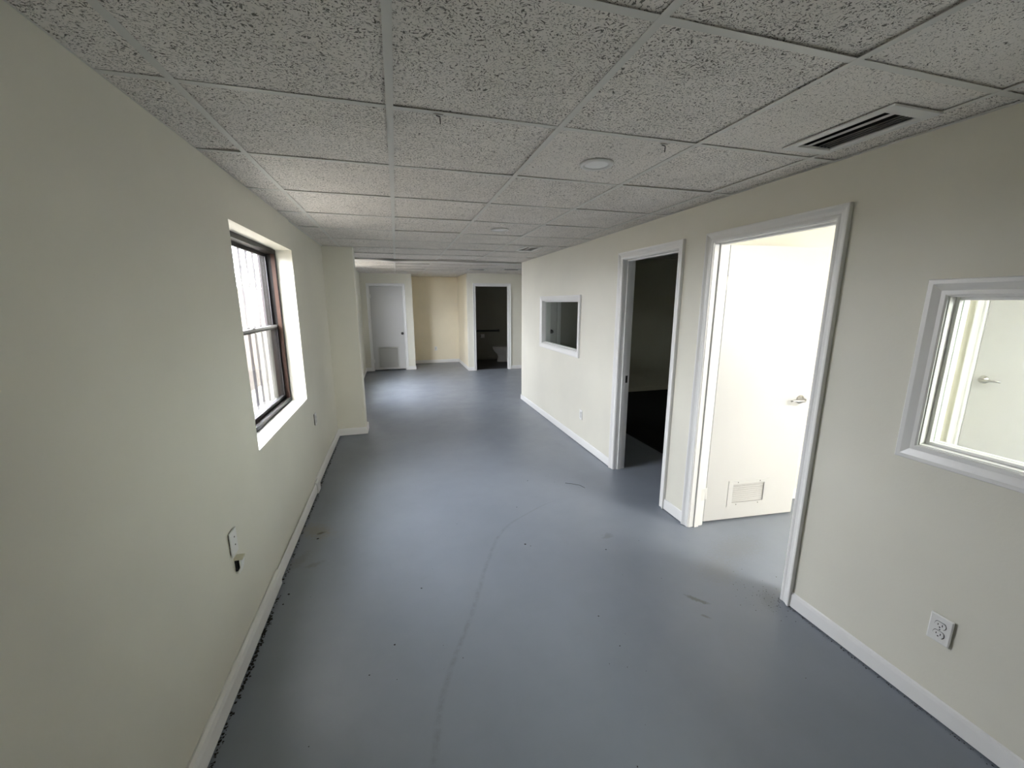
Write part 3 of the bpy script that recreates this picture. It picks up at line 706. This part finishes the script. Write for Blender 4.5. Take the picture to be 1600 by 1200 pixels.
o = empty('grab_bar', (2.58, 11.5, .845)); tag(o, 'dark steel grab bar on the restroom back wall', 'grab bar')
b = MB(); b.tube([(-.45, 0, 0), (-.45, -.03, 0), (-.44, -.045, 0), (-.42, -.05, 0), (0, -.05, 0), (.24, -.05, 0), (.26, -.045, 0), (.27, -.03, 0), (.27, 0, 0)], .026, 12); b.build('rail', M_steel, o)
for x in (-.45, .27):
    b = MB(); b.lathe([(.04, 0), (.038, .006), (.022, .010)], Matrix.Translation((x, 0, 0)) @ Matrix.Rotation(PI/2, 4, 'X'), 20); b.build('flange', M_steel, o)
o = empty('toilet_paper_holder', (2.36, 11.5, .70)); tag(o, 'toilet paper roll in a holder under the grab bar', 'toilet paper')
b = MB(); b.lathe([(.02, -.05), (.055, -.05), (.055, .05), (.02, .05)], Matrix.Translation((0, -.065, 0)) @ Matrix.Rotation(PI/2, 4, 'Y'), 24, cap=False); b.build('paper_roll', M_paper, o)
b = MB(); b.box(-.068, -.060, -.075, 0, -.02, .02); b.box(.060, .068, -.075, 0, -.02, .02); b.tube([(-.06, -.065, 0), (.06, -.065, 0)], .008, 8); b.build('bracket', M_steel, o)

# ------------------------------------------------------------------ debris on the floor
rnd = random.Random(5); b = MB()
def grit(x, y, r, fl=.5):
    n = 7; ring = [(x + r*rnd.uniform(.6, 1.2)*math.cos(2*PI*k/n), y + r*rnd.uniform(.6, 1.2)*math.sin(2*PI*k/n)) for k in range(n)]
    b.add([(u, v, .0002) for u, v in ring] + [(x, y, r*fl)], [tuple((k, (k+1) % n, n)) for k in range(n)])
for k in range(640):
    y = rnd.choice([rnd.uniform(1.3, 2.3), rnd.uniform(1.7, 2.15), rnd.uniform(2.4, 5.2), rnd.uniform(3.3, 4.8)])
    x = (XL + (.029 if y < 2.41 else .018 if y < 3.6 else .006)) + abs(rnd.gauss(0, .008)); grit(x, y, rnd.uniform(.0015, .0065))
for k in range(160): grit(XR - .014 - abs(rnd.gauss(0, .008)), rnd.uniform(.2, 1.42), rnd.uniform(.001, .0035))
for k in range(70): grit(1.93 + rnd.gauss(0, .07), 1.52 + rnd.gauss(0, .08), rnd.uniform(.0012, .0035))
for k in range(60): grit(rnd.uniform(-.7, 1.9), rnd.uniform(.8, 5.5), rnd.uniform(.001, .003))
for px_, py_, r in ((.77, 2.39, .008), (.80, 2.36, .004), (.05, 2.14, .006), (-.10, 1.77, .005), (-.21, 1.63, .004), (.96, 1.46, .004), (1.28, 2.18, .006), (-.69, 2.30, .008), (-.70, 2.22, .007), (-.63, 2.86, .009), (.95, 1.66, .005), (1.10, 3.35, .006), (.86, 2.90, .005)):
    grit(px_, py_, r)
b.tube([(1.42, 3.20, .002), (1.47, 3.17, .003), (1.53, 3.12, .003), (1.55, 3.06, .002)], .0014, 6)
b.build('floor_grit', M_debris, kind='stuff', label='dark grit scattered on the grey floor and along the baseboards', category='debris')
